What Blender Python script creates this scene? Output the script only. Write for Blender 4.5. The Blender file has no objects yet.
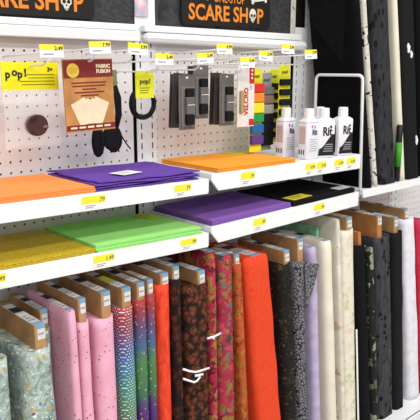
import bpy, bmesh, math, random
from mathutils import Vector, Matrix, noise
S = 0.0254          # all layout numbers below are inches
Z0 = 43.0           # height of the reference peg row above the floor
C = bpy.context.scene.collection
rnd = random.Random(7)
def P(x, y, z): return Vector((x*S, y*S, (z+Z0)*S))

# ------------------------------------------------------------------ materials
def srgb(h):
    h = h.lstrip('#')
    v = [int(h[i:i+2], 16)/255 for i in (0, 2, 4)]
    return tuple((c/12.92 if c <= .04045 else ((c+.055)/1.055)**2.4) for c in v)+(1,)
class NT:
    """tiny node-graph helper around one Principled material"""
    def __init__(s, name, rough=.6, spec=.4):
        s.m = bpy.data.materials.new(name); s.m.use_nodes = True
        s.t = s.m.node_tree; s.b = s.t.nodes['Principled BSDF']
        s.b.inputs['Roughness'].default_value = rough
        s.b.inputs['Specular IOR Level'].default_value = spec
        s.tc = s.t.nodes.new('ShaderNodeTexCoord')
    def n(s, kind, **kw):
        nd = s.t.nodes.new('ShaderNode'+kind)
        for k, v in kw.items(): setattr(nd, k, v)
        return nd
    def l(s, a, b): s.t.links.new(a, b)
    def coord(s, scale=(1, 1, 1)):
        mp = s.n('Mapping'); mp.inputs['Scale'].default_value = scale
        s.l(s.tc.outputs['Object'], mp.inputs['Vector']); return mp.outputs[0]
    def noise(s, scale, detail=3, co=None, dist=0, out='Fac'):
        nd = s.n('TexNoise'); nd.inputs['Scale'].default_value = scale; nd.inputs['Detail'].default_value = detail
        nd.inputs['Distortion'].default_value = dist
        s.l(co or s.tc.outputs['Object'], nd.inputs['Vector']); return nd.outputs[out]
    def ramp(s, fac, stops, mode='LINEAR'):
        r = s.n('ValToRGB'); r.color_ramp.interpolation = mode
        e = r.color_ramp.elements
        while len(e) < len(stops): e.new(.5)
        for i, (p, c) in enumerate(stops):
            e[i].position = p; e[i].color = srgb(c) if isinstance(c, str) else c
        s.l(fac, r.inputs[0]); return r.outputs[0]
    def mix(s, fac, a, b):
        x = s.n('Mix', data_type='RGBA')
        for sock, v in ((x.inputs[0], fac), (x.inputs[6], a), (x.inputs[7], b)):
            if isinstance(v, str): sock.default_value = srgb(v)
            elif isinstance(v, (int, float)): sock.default_value = v
            else: s.l(v, sock)
        return x.outputs[2]
    def math(s, op, a, b=0):
        x = s.n('Math', operation=op)
        for sock, v in ((x.inputs[0], a), (x.inputs[1], b)):
            if isinstance(v, (int, float)): sock.default_value = v
            else: s.l(v, sock)
        return x.outputs[0]
    def spots(s, base, scale, thr, cols, co=None, keep=1.0, rand=1.0):
        v = s.n('TexVoronoi'); v.inputs['Randomness'].default_value = rand; v.inputs['Scale'].default_value = scale
        s.l(co or s.tc.outputs['Object'], v.inputs['Vector'])
        sep = s.n('SeparateColor'); s.l(v.outputs['Color'], sep.inputs[0])
        mask = s.math('LESS_THAN', v.outputs['Distance'], thr)
        if keep < 1: mask = s.math('MULTIPLY', mask, s.math('LESS_THAN', sep.outputs[1], keep))
        n = len(cols)
        col = s.ramp(sep.outputs[0], [(i/n, c) for i, c in enumerate(cols)], 'CONSTANT') if n > 1 else cols[0]
        return s.mix(mask, base, col)
    def bump(s, h, strength=.3, dist=.002):
        b = s.n('Bump'); b.inputs['Strength'].default_value = strength; b.inputs['Distance'].default_value = dist
        s.l(h, b.inputs['Height']); s.l(b.outputs[0], s.b.inputs['Normal'])
    def done(s, col):
        if isinstance(col, str): s.b.inputs['Base Color'].default_value = srgb(col)
        else: s.l(col, s.b.inputs['Base Color'])
        return s.m
def plain(name, c, rough=.6, spec=.4, var=.04, nscale=60, bump=0):
    k = NT(name, rough, spec)
    f = k.noise(nscale, 4)
    base = srgb(c); d = tuple(max(0, v*(1-var*2.5)) for v in base[:3])+(1,); u = tuple(min(1, v*(1+var)) for v in base[:3])+(1,)
    col = k.ramp(f, [(.3, d), (.7, u)])
    if bump: k.bump(f, bump, .001)
    return k.done(col)
M = {}
M['white'] = plain('white_enamel', '#eef0f1', .38, .5, .01, 20)
M['white2'] = plain('white_enamel_rail', '#eceef0', .4, .5, .01, 20)
M['peg'] = plain('pegboard_white', '#e6e3e3', .55, .4, .02, 8)
M['backing'] = plain('backing_grey', '#241d19', .9, .2, .1, 30)
M['floor'] = plain('floor_tile', '#c9c6c0', .35, .4, .03, 3)
M['tagwhite'] = plain('tag_paper', '#f1f1ee', .6)
M['yellow'] = plain('tag_yellow', '#f2e43c', .55, .3, .02)
M['ink'] = plain('ink_dark', '#33302a', .6)
M['inkgrey'] = plain('ink_grey', '#9a9aa0', .6)
M['olive'] = plain('ink_olive', '#7c7410', .6)
M['wire'] = plain('wire_white', '#f2f2f2', .3, .5, .01)
M['chrome'] = plain('wire_zinc', '#d8d8d6', .3, .6, .02)
M['black'] = plain('black_plastic', '#15151a', .45)
M['cord'] = plain('black_elastic', '#17171a', .75, .2, .1, 400, .4)
def felt(name, c, rough=.95):
    k = NT(name, rough, .1); f = k.noise(900, 3); g = k.noise(25, 2)
    b = srgb(c); d = tuple(v*.86 for v in b[:3])+(1,)
    col = k.mix(k.math('MULTIPLY', f, .7), c, k.ramp(g, [(.3, d), (.7, b)])); k.bump(f, .35, .0006)
    return k.done(col)
M['f_orange'] = felt('felt_orange', '#fd9a55'); M['f_gold'] = felt('felt_light_orange', '#fba43c')
M['f_purple'] = felt('felt_deep_purple', '#6c4aa8'); M['f_violet'] = felt('felt_violet', '#8a60b2')
M['f_green'] = felt('felt_lime_green', '#a2e482'); M['f_black'] = felt('felt_black', '#1a1a1e')
k = NT('felt_glitter_gold', .45, .6)
col = k.spots(k.ramp(k.noise(300, 3), [(.3, '#b89a06'), (.7, '#d6b414')]), 420, .4, ['#e9cf3a', '#8f7404', '#c9a70a', '#fff08a'], keep=.5)
k.bump(k.noise(700, 2), .6, .001); M['f_glitter'] = k.done(col)
M['card'] = plain('cardboard', '#b18a60', .8, .15, .08, 40)
M['card_or'] = plain('cardboard_orange', '#b87b48', .8, .15, .08, 40)
M['lab'] = plain('sticker_paper', '#d9d8d4', .55, .3, .05, 90)
M['lab_blue'] = plain('sticker_blue', '#7ba0be', .5, .3)
M['lab_black'] = plain('sticker_black', '#24252a', .5, .3)
M['mint'] = plain('mint_board', '#8fc9a4', .7, .2, .12, 50)
# -- fabrics
def fab(name, rough=.85, spec=.2): return NT(name, rough, spec)
def finish(k, col, weave=.25):
    k.bump(k.noise(1400, 2), weave, .0006); return k.done(col)
k = fab('net_with_stars', .5, .4)
b = k.ramp(k.noise(35, 5, dist=1.5), [(.25, '#5c6b64'), (.5, '#9aaba2'), (.75, '#c2cfc7')])
b = k.spots(b, 190, .28, ['#f2f4f2', '#8f9c96', '#e4ebe6', '#c8b8c6'], keep=.6)
b = k.spots(b, 80, .30, ['#2b5fa8', '#c99a3a', '#8a4a58', '#f4f4ee', '#5e7fa6', '#d2c060'], keep=.55); k.bump(k.noise(120, 4), .6, .003); M['netstar'] = k.done(b)
k = fab('pink_dotted', .6, .3)
b = k.ramp(k.noise(14, 4), [(.3, '#dd9bb2'), (.7, '#e9b0c5')])
b = k.spots(b, 85, .17, ['#5a4460', '#8d2f55', '#4a5568', '#a4607d'], keep=.7); M['pink'] = finish(k, b)
def ombre(name, stops, dots, scale, thr, keep, z0, z1, rand=1.0):
    k = fab(name, .5, .4); sep = k.n('SeparateXYZ'); k.l(k.tc.outputs['Object'], sep.inputs[0])
    mr = k.n('MapRange'); mr.inputs[1].default_value = z0; mr.inputs[2].default_value = z1; k.l(sep.outputs[2], mr.inputs[0])
    f = k.math('ADD', mr.outputs[0], k.math('MULTIPLY', k.math('SUBTRACT', k.noise(20, 3), .5), .16))
    b = k.ramp(f, stops)
    co = None
    if rand < 1:          # printed rows of scales: pattern runs around the roll (x + y) and up it (z)
        u = k.math('ADD', k.math('ADD', sep.outputs[0], sep.outputs[1]), k.math('MULTIPLY', sep.outputs[2], .5)); cb = k.n('CombineXYZ'); k.l(u, cb.inputs[0]); k.l(sep.outputs[2], cb.inputs[1]); co = cb.outputs[0]
    b = k.spots(b, scale, thr, dots, co, keep=keep, rand=rand); return finish(k, b)
M['rain1'] = ombre('ombre_mermaid_scale', [(0, '#3f2a68'), (.15, '#4f7a58'), (.32, '#3f8a6d'), (.5, '#35729a'), (.65, '#4a5590'), (.8, '#853a55'), (.92, '#a4343c')], ['#d7c9c6', '#cfe0dd', '#b9b7c4'], 150, .24, 1, .36, .69, .05)
M['rain2'] = ombre('ombre_gold_fleck', [(0, '#452862'), (.14, '#502d72'), (.28, '#3e6b4c'), (.48, '#4c7d4a'), (.64, '#46628a'), (.78, '#5a4a74'), (.92, '#9c3038')], ['#e0bf58', '#c9a24a', '#d8d0c4'], 120, .2, .6, .36, .69)
k = fab('orange_red_crush'); b = k.ramp(k.noise(60, 4, k.coord((1, 1, .35)), 1.2), [(.25, '#b52a14'), (.5, '#e0432a'), (.8, '#ee5a34')]); M['orred'] = finish(k, b)
def rose(name, dark, mid, hi, sc=42):
    k = fab(name, .8); nd = k.n('TexNoise'); nd.inputs['Scale'].default_value = 60; k.l(k.tc.outputs['Object'], nd.inputs['Vector'])
    co = k.n('VectorMath', operation='MULTIPLY_ADD'); k.l(nd.outputs['Color'], co.inputs[0]); co.inputs[1].default_value = (.02,)*3; k.l(k.tc.outputs['Object'], co.inputs[2])
    v = k.n('TexVoronoi'); v.inputs['Scale'].default_value = sc; k.l(co.outputs[0], v.inputs['Vector'])
    v2 = k.n('TexVoronoi', feature='DISTANCE_TO_EDGE'); v2.inputs['Scale'].default_value = sc*2.1; k.l(co.outputs[0], v2.inputs['Vector'])
    b = k.ramp(v.outputs['Distance'], [(.1, hi), (.42, mid), (.68, dark)])
    b = k.mix(k.math('LESS_THAN', v2.outputs['Distance'], .05), b, dark); return finish(k, b)
M['rose1'] = rose('dark_rose_print', '#1a1210', '#482319', '#6f3522', 48)
M['rose2'] = rose('rust_rose_print', '#1e1510', '#623220', '#824428', 58)
def floral(name, base, cols, sc, thr, base2=None, keep=1):
    k = fab(name, .8); nd = k.n('TexNoise'); nd.inputs['Scale'].default_value = 45; k.l(k.tc.outputs['Object'], nd.inputs['Vector'])
    co = k.n('VectorMath', operation='MULTIPLY_ADD'); k.l(nd.outputs['Color'], co.inputs[0]); co.inputs[1].default_value = (.035,)*3; k.l(k.tc.outputs['Object'], co.inputs[2])
    b = k.ramp(k.noise(18, 3), [(.3, base), (.7, base2 or base)])
    b = k.spots(b, sc, thr, cols, co.outputs[0], keep)
    b = k.spots(b, sc*2.3, thr*.55, cols[::-1], co.outputs[0], keep*.7)
    return finish(k, b)
M['floralpink'] = floral('pink_floral_print', '#9a283c', ['#8c7038', '#33443b', '#bb3f58', '#7c6a30', '#8a2038', '#5f6a6a'], 58, .5, '#a63448')
M['floralred'] = floral('crimson_floral_print', '#851f35', ['#987234', '#a03048', '#6c182a', '#8a6a2c'], 58, .55, '#b92f50')
M['orbrown'] = floral('orange_brown_print', '#a8502c', ['#8a3d1f', '#c4682f', '#96702a', '#b34a2c'], 62, .5, '#b05a2f')
k = fab('red_orange_swirl'); f = k.math('FRACT', k.math('MULTIPLY', k.noise(10, 2, k.coord((1, 1, .75)), 2.2), 13))
b = k.ramp(f, [(.0, '#cf3e20'), (.2, '#dc4524'), (.8, '#e04b29'), (1, '#d84222')]); M['swirl'] = finish(k, b)
M['blackprint'] = floral('black_speckled_print', '#141310', ['#3f2a1e', '#23302b', '#5a3d2c', '#191713', '#2c2620'], 95, .42, '#1f1d19', .6)
def lace(name, base, line, sc, th, rough=.8):
    k = fab(name, rough); v = k.n('TexVoronoi', feature='DISTANCE_TO_EDGE'); v.inputs['Scale'].default_value = sc; k.l(k.noise(30, 2, out='Color') if False else k.tc.outputs['Object'], v.inputs['Vector'])
    b = k.mix(k.math('LESS_THAN', v.outputs['Distance'], th), base, line); b = k.spots(b, sc*.45, .16, [line]); return finish(k, b)
M['lace'] = lace('grey_black_lace', '#7c7b80', '#232326', 110, .10)
M['lav'] = plain('lavender_tulle', '#b9abcb', .7, .2, .07, 30); M['ivory'] = plain('ivory_satin', '#e6dfcb', .55, .3, .04, 12)
M['floralwhite'] = floral('white_sheer_floral', '#d9d2c6', ['#c4ae96', '#e2dcd2', '#c9bfae', '#baa288'], 24, .36, '#cfc8bb', .6)
M['greenprint'] = floral('ivory_green_print', '#e2dccb', ['#c4c6a2', '#dcc8b0', '#d3d1ba', '#e2dccb'], 42, .46, '#dcd5c0')
M['blacksolid'] = plain('black_cotton', '#151518', .9, .1, .1, 60); M['velvet'] = plain('black_velvet', '#0e0e10', .95, .1, .1, 20)
M['blackfloral'] = floral('black_white_floral', '#191a18', ['#8f8f7a', '#1a1b1a', '#5c5f4c', '#202020'], 34, .5, '#20211f', .7)
k = fab('charcoal_tufted_lace'); b = k.ramp(k.noise(90, 4, k.coord((1, 1, .3))), [(.3, '#2c2c30'), (.7, '#47474c')]); b = k.spots(b, 46, .38, ['#111113'], keep=.45); M['tuft'] = finish(k, b, .5)
k = fab('charcoal_spotted_lace'); b = k.ramp(k.noise(60, 4, k.coord((2, 2, .4))), [(.3, '#222226'), (.7, '#36363a')]); b = k.spots(b, 22, .36, ['#101012'], k.coord((2.3, 2.3, 1.3)), keep=.5); M['spotlace'] = finish(k, b, .5)
k = fab('black_shag', .95); f = k.noise(220, 4); b = k.ramp(f, [(.3, '#0b0b0c'), (.7, '#232325')]); k.bump(f, 1, .006); M['shag'] = k.done(b)
M['whitefur'] = plain('white_plush', '#e3e2ea', .9, .1, .05, 40, .4); M['red'] = plain('red_fabric', '#c4263c', .8, .2, .08, 30); M['crimson'] = plain('crimson_pink_fabric', '#c23a63', .8, .2, .06, 30)
k = fab('white_black_marks'); b = k.ramp(k.noise(30, 5, k.coord((1, 1, 1.4)), 1.0), [(.36, '#141414'), (.42, '#d9d4ca'), (.75, '#c3bdb2')]); M['birch'] = finish(k, b)
k = fab('black_white_ghosts'); M['ghost'] = finish(k, '#111113')
k = NT('halloween_damask', .6, .3); b = k.ramp(k.noise(16, 5, dist=2.0), [(.35, '#242426'), (.5, '#404042'), (.62, '#2c2c2e'), (.8, '#525254')]); M['damask'] = k.done(b)
M['signblack'] = plain('sign_black', '#1d1b1a', .5, .3, .05, 12); M['signorange'] = plain('sign_orange', '#ee8a2a', .5, .3, .03); M['bone'] = plain('bone_white', '#e4e0d4', .6, .3, .06, 150)
k = NT('sticker_blots', .5); b = k.ramp(k.noise(28, 2), [(.35, '#e9dfe4'), (.5, '#e6b8bd'), (.66, '#a8b4cf')]); M['blots'] = k.done(b)
# packaging
M['popcard'] = plain('pop_card_yellow', '#f3ea1f', .35, .4, .02); M['poplime'] = plain('card_lime', '#dfe02a', .4, .4, .02)
M['maroon'] = plain('pack_maroon', '#7d2322', .4, .4, .05); M['tan'] = plain('pack_tan', '#c68a50', .4, .4, .12, 25); M['cream'] = plain('pack_cream', '#efdcbc', .45, .4, .04)
M['packyel'] = plain('pack_yellow', '#dcbf3c', .4); M['packgrey'] = plain('pack_grey', '#6c6662', .3, .5, .06, 20); M['packdark'] = plain('pack_dark', '#4a4442', .35, .5, .06, 20)
M['rollgrey'] = plain('roll_grey', '#7b7672', .4, .4, .05); M['velred'] = plain('print_red', '#c8282e', .45); M['velcream'] = plain('card_cream', '#e8e2dc', .45); M['loop'] = plain('tape_beige', '#b39d74', .9, .1, .1, 300, .3)
for n, c in (('t_red', '#d9382f'), ('t_orange', '#ee8a2c'), ('t_yellow', '#f2e22e'), ('t_green', '#2f9a4b'), ('t_blue', '#2a6aa8'), ('t_purple', '#63408f'), ('t_grey', '#9a9694'), ('t_taupe', '#7f6a5a'), ('t_black', '#17171a'), ('t_dkgrey', '#6c6a6a')):
    M[n] = plain(n, c, .8, .2, .06, 200)
M['disc'] = NT('holo_disc', .25, .6); kk = M['disc']; M['disc'] = kk.done(kk.ramp(kk.noise(40, 2), [(.3, '#2c1512'), (.5, '#4e2822'), (.7, '#26322e')]))
M['bottle'] = plain('bottle_white', '#e9e7ee', .35, .5, .01); M['bottletext'] = plain('print_mauve', '#d3bcc0', .5); M['cap'] = plain('cap_white', '#f4f4f6', .3, .5, .01); M['bottleblack'] = plain('bottle_black_print', '#151518', .35, .5)
M['dropblue'] = plain('print_blue', '#3f8fc4', .5); M['dropred'] = plain('print_pink', '#d8507a', .5); M['greenband'] = plain('green_paper', '#3f9a2c', .5, .3, .05); M['leafgreen'] = plain('card_sage', '#7d8a62', .5)
k = NT('clear_bag', .12, .5); k.b.inputs['Alpha'].default_value = .17; k.b.inputs['Base Color'].default_value = (.95, .95, .96, 1); k.bump(k.noise(30, 3, dist=1), .5, .004); M['bag'] = k.m

# ------------------------------------------------------------------ mesh helpers (inches)
class MB:
    def __init__(s): s.v = []; s.f = []
    def add(s, vs, fs):
        o = len(s.v); s.v += [tuple(v) for v in vs]; s.f += [tuple(i+o for i in f) for f in fs]; return s
    def box(s, x0, x1, y0, y1, z0, z1):
        vs = [(x, y, z) for z in (z0, z1) for y in (y0, y1) for x in (x0, x1)]
        return s.add(vs, [(0, 2, 3, 1), (4, 5, 7, 6), (0, 1, 5, 4), (2, 6, 7, 3), (0, 4, 6, 2), (1, 3, 7, 5)])
    def skewbox(s, x0, x1, y0, y1, za0, za1, zb0, zb1):
        """box whose left end spans za0..za1 and right end zb0..zb1"""
        vs = [(x0, y0, za0), (x1, y0, zb0), (x0, y1, za0), (x1, y1, zb0), (x0, y0, za1), (x1, y0, zb1), (x0, y1, za1), (x1, y1, zb1)]
        return s.add(vs, [(0, 2, 3, 1), (4, 5, 7, 6), (0, 1, 5, 4), (2, 6, 7, 3), (0, 4, 6, 2), (1, 3, 7, 5)])
    def prism(s, pts, axis, a, b):
        """extrude a polygon (2D pts) along axis from a to b"""
        def mk(p, t): return (t, p[0], p[1]) if axis == 'x' else (p[0], t, p[1]) if axis == 'y' else (p[0], p[1], t)
        n = len(pts); vs = [mk(p, a) for p in pts]+[mk(p, b) for p in pts]
        return s.add(vs, [tuple(range(n))[::-1], tuple(range(n, 2*n))]+[(i, (i+1) % n, n+(i+1) % n, n+i) for i in range(n)])
    def rings(s, rings, cap=True):
        n = len(rings[0]); vs = [p for r in rings for p in r]; fs = []
        for j in range(len(rings)-1):
            for i in range(n): fs.append((j*n+i, j*n+(i+1) % n, (j+1)*n+(i+1) % n, (j+1)*n+i))
        if cap: fs += [tuple(range(n))[::-1], tuple(range((len(rings)-1)*n, len(rings)*n))]
        return s.add(vs, fs)
    def tube(s, path, r, seg=8, closed=False):
        path = [Vector(p) for p in path]; n = len(path); rs = []; up = Vector((.13, .27, .95))
        for i, p in enumerate(path):
            a = path[(i-1) % n] if (i or closed) else p; b = path[(i+1) % n] if (i < n-1 or closed) else p
            t = (b-a).normalized(); u = t.cross(up).normalized(); w = u.cross(t)
            rr = r[i] if isinstance(r, (list, tuple)) else r
            rs.append([p+(u*math.cos(2*math.pi*k/seg)+w*math.sin(2*math.pi*k/seg))*rr for k in range(seg)])
        if closed: rs.append(rs[0]); return s.rings(rs, False)
        return s.rings(rs)
    def obj(s, name, m, parent=None, smooth=False, bevel=0, loc=None, rot=None, local=False):
        """vertices are inches; local=True keeps them relative to loc / parent, else world layout"""
        me = bpy.data.meshes.new(name)
        vs = [Vector(v)*S if (local or parent) else P(*v) for v in s.v]
        me.from_pydata(vs, [], s.f); me.materials.append(M[m] if isinstance(m, str) else m)
        bm = bmesh.new(); bm.from_mesh(me); bmesh.ops.recalc_face_normals(bm, faces=bm.faces); bm.to_mesh(me); bm.free()
        if smooth: me.polygons.foreach_set('use_smooth', [True]*len(me.polygons))
        o = bpy.data.objects.new(name, me); C.objects.link(o)
        if parent: o.parent = parent
        if loc is not None: o.location = P(*loc) if not parent else Vector(loc)*S
        if rot: o.rotation_euler = rot
        if bevel:
            b = o.modifiers.new('bevel', 'BEVEL'); b.width = bevel*S; b.segments = 2; b.limit_method = 'ANGLE'
        return o
def tag(o, label, cat, group=None):
    o['label'] = label; o['category'] = cat
    if group: o['group'] = group
    return o
def thing(name, label, cat, loc=(0, 0, 0), rot=None, group=None):
    o = bpy.data.objects.new(name, None); o.empty_display_size = .02; C.objects.link(o); o.location = P(*loc)
    if rot: o.rotation_euler = rot
    return tag(o, label, cat, group)
def struct(o): o['kind'] = 'structure'; return o
def text(name, body, m, parent, size, loc, width=None, bold=0, rot=(math.pi/2, 0, 0), depth=.01, align='LEFT'):
    """lettering mesh: x right, z up, facing -y by default; size = cap height in inches"""
    cu = bpy.data.curves.new(name, 'FONT'); cu.body = body; cu.size = size*S/.7; cu.offset = bold*S; cu.extrude = depth*S
    cu.align_x = 'LEFT'; cu.resolution_u = 3
    t = bpy.data.objects.new(name, cu); C.objects.link(t); dg = bpy.context.evaluated_depsgraph_get(); dg.update()
    me = bpy.data.meshes.new_from_object(t.evaluated_get(dg)); bpy.data.objects.remove(t); me.name = name
    xs = [v.co.x for v in me.vertices]; x0, x1 = min(xs), max(xs); sx = width*S/(x1-x0) if width else 1
    off = {'LEFT': x0, 'CENTER': (x0+x1)/2, 'RIGHT': x1}[align]
    for v in me.vertices: v.co.x = (v.co.x-off)*sx
    me.materials.clear(); me.materials.append(M[m])
    o = bpy.data.objects.new(name, me); C.objects.link(o); o.parent = parent; o.location = Vector(loc)*S; o.rotation_euler = rot
    return o
def roundrect(x0, x1, z0, z1, r, n=5):
    pts = []
    for cx, cz, a in ((x1-r, z0+r, -90), (x1-r, z1-r, 0), (x0+r, z1-r, 90), (x0+r, z0+r, 180)):
        for i in range(n+1):
            t = math.radians(a+90*i/n); pts.append((cx+r*math.cos(t), cz+r*math.sin(t)))
    return pts
def disc(cx, cz, rx, rz=None, n=24): return [(cx+rx*math.cos(2*math.pi*i/n), cz+(rz or rx)*math.sin(2*math.pi*i/n)) for i in range(n)]

# ------------------------------------------------------------------ setting: floor, back wall
struct(MB().box(-60, 150, -160, 6, -44, -43.0).obj('floor', 'floor'))
struct(MB().box(-8.6, 118, .9, 1.6, -43, 36).obj('wall_back', 'backing'))

# ------------------------------------------------------------------ gondola: pegboards, uprights, deck
J1, PITCH = 16.3, 25.08
def pegmesh(i0, i1, xa, xb, j0=-36, j1=11, z0=-42.98, z1=12.2):
    """sheet with real round holes on a one inch grid"""
    mb = MB(); vid = {}
    def V(x, y, z):
        k = (round(x, 4), round(y, 4), round(z, 4))
        if k not in vid: vid[k] = len(mb.v); mb.v.append(k)
        return vid[k]
    r = .115; oct_ = [(r*math.cos(math.pi/4*k+math.pi/8), r*math.sin(math.pi/4*k+math.pi/8)) for k in range(8)]
    sq = [(.5, .5*math.tan(0)), (.5, .5), (0, .5), (-.5, .5), (-.5, 0), (-.5, -.5), (0, -.5), (.5, -.5)]
    for i in range(i0, i1+1):
        for j in range(j0, j1+1):
            o = [V(i+a, 0, j+b) for a, b in oct_]; d = [V(i+a, .07, j+b) for a, b in oct_]
            s = [V(i+a, 0, j+b) for a, b in sq]
            for k in range(8):
                mb.f.append((o[k], s[k], s[(k+1) % 8], o[(k+1) % 8])) if False else None
                kk = (k+1) % 8
                mb.f.append((o[k], o[k-1], s[k])); mb.f.append((o[k], s[k], s[kk]))
                mb.f.append((o[k], d[k], d[kk], o[kk]))
    A, B, lo, hi = i0-.5, i1+.5, j0-.5, j1+.5
    for x0, x1, a, b in ((xa, A, z0, z1), (B, xb, z0, z1), (A, B, z0, lo), (A, B, hi, z1)):
        mb.add([(x0, 0, a), (x1, 0, a), (x1, 0, b), (x0, 0, b)], [(0, 1, 2, 3)])
    mb.add([(xa, 0, z0), (xa, .07, z0), (xa, .07, z1), (xa, 0, z1)], [(0, 1, 2, 3)]); mb.add([(xb, 0, z0), (xb, .07, z0), (xb, .07, z1), (xb, 0, z1)], [(0, 1, 2, 3)])
    return mb
for b, lab in enumerate(('white pegboard panel behind the left pair of shelves', 'white pegboard panel behind the grey hook-and-loop packs and colored tape packs',
                         'pegboard panel behind the tall black bolts on the right', 'pegboard panel at far right edge beyond the white plush bolt')):
    i0 = -7+25*b
    o = pegmesh(i0, i0+21, i0-.45, i0+21.9, z1=(12.2 if b < 2 else 34), j1=(11 if b < 2 else 33)).obj('pegboard_panel', 'peg'); tag(o, lab, 'pegboard', 'pegboard panels')
def upright(xc, lab, top=24):
    mb = MB(); z0, z1 = -42.95, top
    for a, b in ((-1.3, -.80), (-.62, .62), (.80, 1.3)): mb.box(xc+a, xc+b, -.12, -.03, z0, z1)
    z = -37.0
    while z < 11.8:
        for a in (-.80, .62): mb.box(xc+a, xc+a+.18, -.12, -.03, z+.64, z+1.055)
        z += 1.055
    for a in (-.80, .62): mb.box(xc+a, xc+a+.18, -.12, -.03, z0, -36.9); mb.box(xc+a, xc+a+.18, -.12, -.03, z, z1)
    return tag(mb.obj('shelf_upright', 'white2'), lab, 'upright', 'slotted steel uprights')
u = upright(J1+.3, 'white slotted upright between the two pairs of shelves, behind the black cord ring')
upright(J1+.3+PITCH, 'white slotted upright beside the wire divider and dye bottles', 14.5)
upright(66.2, 'white slotted upright far right below the bolt shelf', 34)
tag(MB().box(15.25, 16.9, -.3, -.16, 14.6, 16.6).obj('paper_sticker', 'blots'), 'pale pink and blue sticker on the white upright beside the orange-lettered sign', 'sticker')
# header panels and rails
def header(x0, x1, lab):
    t = thing('holiday_backdrop', lab, 'panel', ((x0+x1)/2, 0, 13.4), group='dark patterned header panels')
    MB().box(x0-(x0+x1)/2, x1-(x0+x1)/2, -.1, .3, 0, 14).obj('panel', 'damask', t); return t
header(-8.2, 15.15, 'dark smoky patterned header panel behind the cropped left sign')
h = header(18.0, 39.5, 'dark smoky patterned header panel behind the sign above the grey packs')
MB().box(10.8, 11.7, -.12, .3, 0, 14).obj('edge_trim', 'birch', h)
def rail(x0, x1, zb0, zb1, zt0, zt1, lab, rounded):
    t = thing('header_rail', lab, 'rail', ((x0+x1)/2, -.13, zb0), group='white header rails'); xm = (x0+x1)/2
    a, b = x0-xm, x1-xm; z = lambda v: v-zb0
    f = .62
    m0, m1 = zb0+f*(zt0-zb0), zb1+f*(zt1-zb1)
    MB().skewbox(a, b, -1.25, 0, z(zb0), z(m0)-.04, z(zb1), z(m1)-.04).obj('rail_face', 'white2', t, bevel=(.55 if rounded else .08))
    MB().skewbox(a, b-(.9 if rounded else 0), -.85, 0, z(m0)+.02, z(zt0), z(m1)+.02, z(zt1)).obj('rail_cap', 'white', t, bevel=.12)
rail(-8.4, 15.0, 12.25, 12.05, 13.85, 13.75, 'white rail under the left sign with a stepped front', False)
rail(15.9, 41.7, 11.95, 11.55, 13.75, 13.6, 'white rail with a rounded right end under the sign above the grey packs', True)
# signs
def sign(x0, lab):
    t = thing('hanging_sign', lab, 'sign', (x0, -.35, 14.05), group='black signs on the header')
    b = MB().prism(roundrect(0, 14.0, 0, 6.2, .5), 'y', -.12, .0).obj('sign_board', 'signblack', t)
    text('lettering', 'SCARE SH', 'signorange', t, 1.62, (.98, -.14, .62), 9.15, .055)
    text('lettering', 'P', 'signorange', t, 1.62, (11.75, -.14, .62), 1.05, .055)
    text('lettering', 'ONE-STOP', 'signorange', t, 1.0, (4.7, -.14, 2.62), 4.9, .012)
    # skull standing in for the O
    mb = MB(); pts = []
    for i in range(28):
        a = 2*math.pi*i/28; c, s = math.cos(a), math.sin(a)
        rx = .56 if s > -.25 else .36; pts.append((10.92+rx*c*(1 if s > -.25 else .95), 1.42+(.78 if s > 0 else .82)*s))
    mb.prism(pts, 'y', -.22, -.13); sk = mb.obj('skull', 'bone', t)
    for ex, ez, er in ((10.68, 1.42, .17), (11.16, 1.42, .17), (10.92, 1.1, .08)): MB().prism(disc(ex, ez, er), 'y', -.26, -.20).obj('eye_socket', 'signblack', sk)
    for tx in (10.76, 10.92, 11.08): MB().box(tx-.015, tx+.015, -.26, -.2, .62, .85).obj('tooth_gap', 'signblack', sk)
    # crossing bones beside ONE-STOP
    for cx, ang in ((12.0, -8), (2.6, 8)):
        mb = MB(); mb.prism(roundrect(-1.1, 1.1, -.1, .1, .09), 'y', -.2, -.13)
        for sx in (-1, 1):
            for sz in (-1, 1): mb.prism(disc(sx*1.12, sz*.15, .2, n=14), 'y', -.2-.004*sz-.002*sx, -.13)
        mb.obj('bone', 'bone', t, loc=(cx, 0, 3.2), rot=(0, math.radians(ang), 0))
    return t
sign(-3.7, 'black sign with orange lettering cropped at the top left corner')
sign(21.25, 'black sign with complete orange lettering and skull, above the grey packs')

# shelves (slightly out of level, as hung)
SHELF = {'ul': (-8.2, 16.25, -.42, -.97, 1.45, -10.15), 'ur': (16.6, 41.45, -.55, -.83, 1.75, -10.15), 'll': (-8.2, 16.25, -5.5, -6.33, 1.45, -10.15), 'lr': (16.6, 41.45, -5.85, -5.5, 1.75, -10.15)}
def sz(k, x):
    x0, x1, a, b = SHELF[k][:4]; return a+(b-a)*(x-x0)/(x1-x0)
def shelf(k, lab, lip=None):
    x0, x1, za, zb, h, yf = SHELF[k]; t = thing('shelf', lab, 'shelf', (x0, yf, za), group='white steel shelves')
    L = x1-x0; d = zb-za; w = -yf-.35
    MB().skewbox(0, L, .16, w, -.55, 0, d-.55, d).obj('shelf_board', 'white', t)
    mb = MB(); c = 1.0 if k[1] == 'r' and k[0] in 'ul' and x0 > 10 else .15
    pts = [(0, -.0), (0, -h*.35), (c, -h), (L-.12, d-h), (L, d-h+.15), (L, d)]
    mb.prism(pts, 'y', -.12, .14); mb.obj('price_channel', 'white', t, bevel=.05)
    MB().skewbox(.3, L-.3, -.135, -.11, -h*.30, -h*.24, d-h*.30, d-h*.24).obj('channel_ridge', 'white2', t)
    for x in (.35, L-.6):
        dz = d*x/L
        MB().prism([(w, dz-.57), (.6, dz-.57), (.8, dz-1.0), (w, dz-2.6)], 'x', x, x+.16).obj('bracket', 'white2', t)
    return t
shelf('ul', 'upper left white shelf carrying the orange and deep purple felt')
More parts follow.
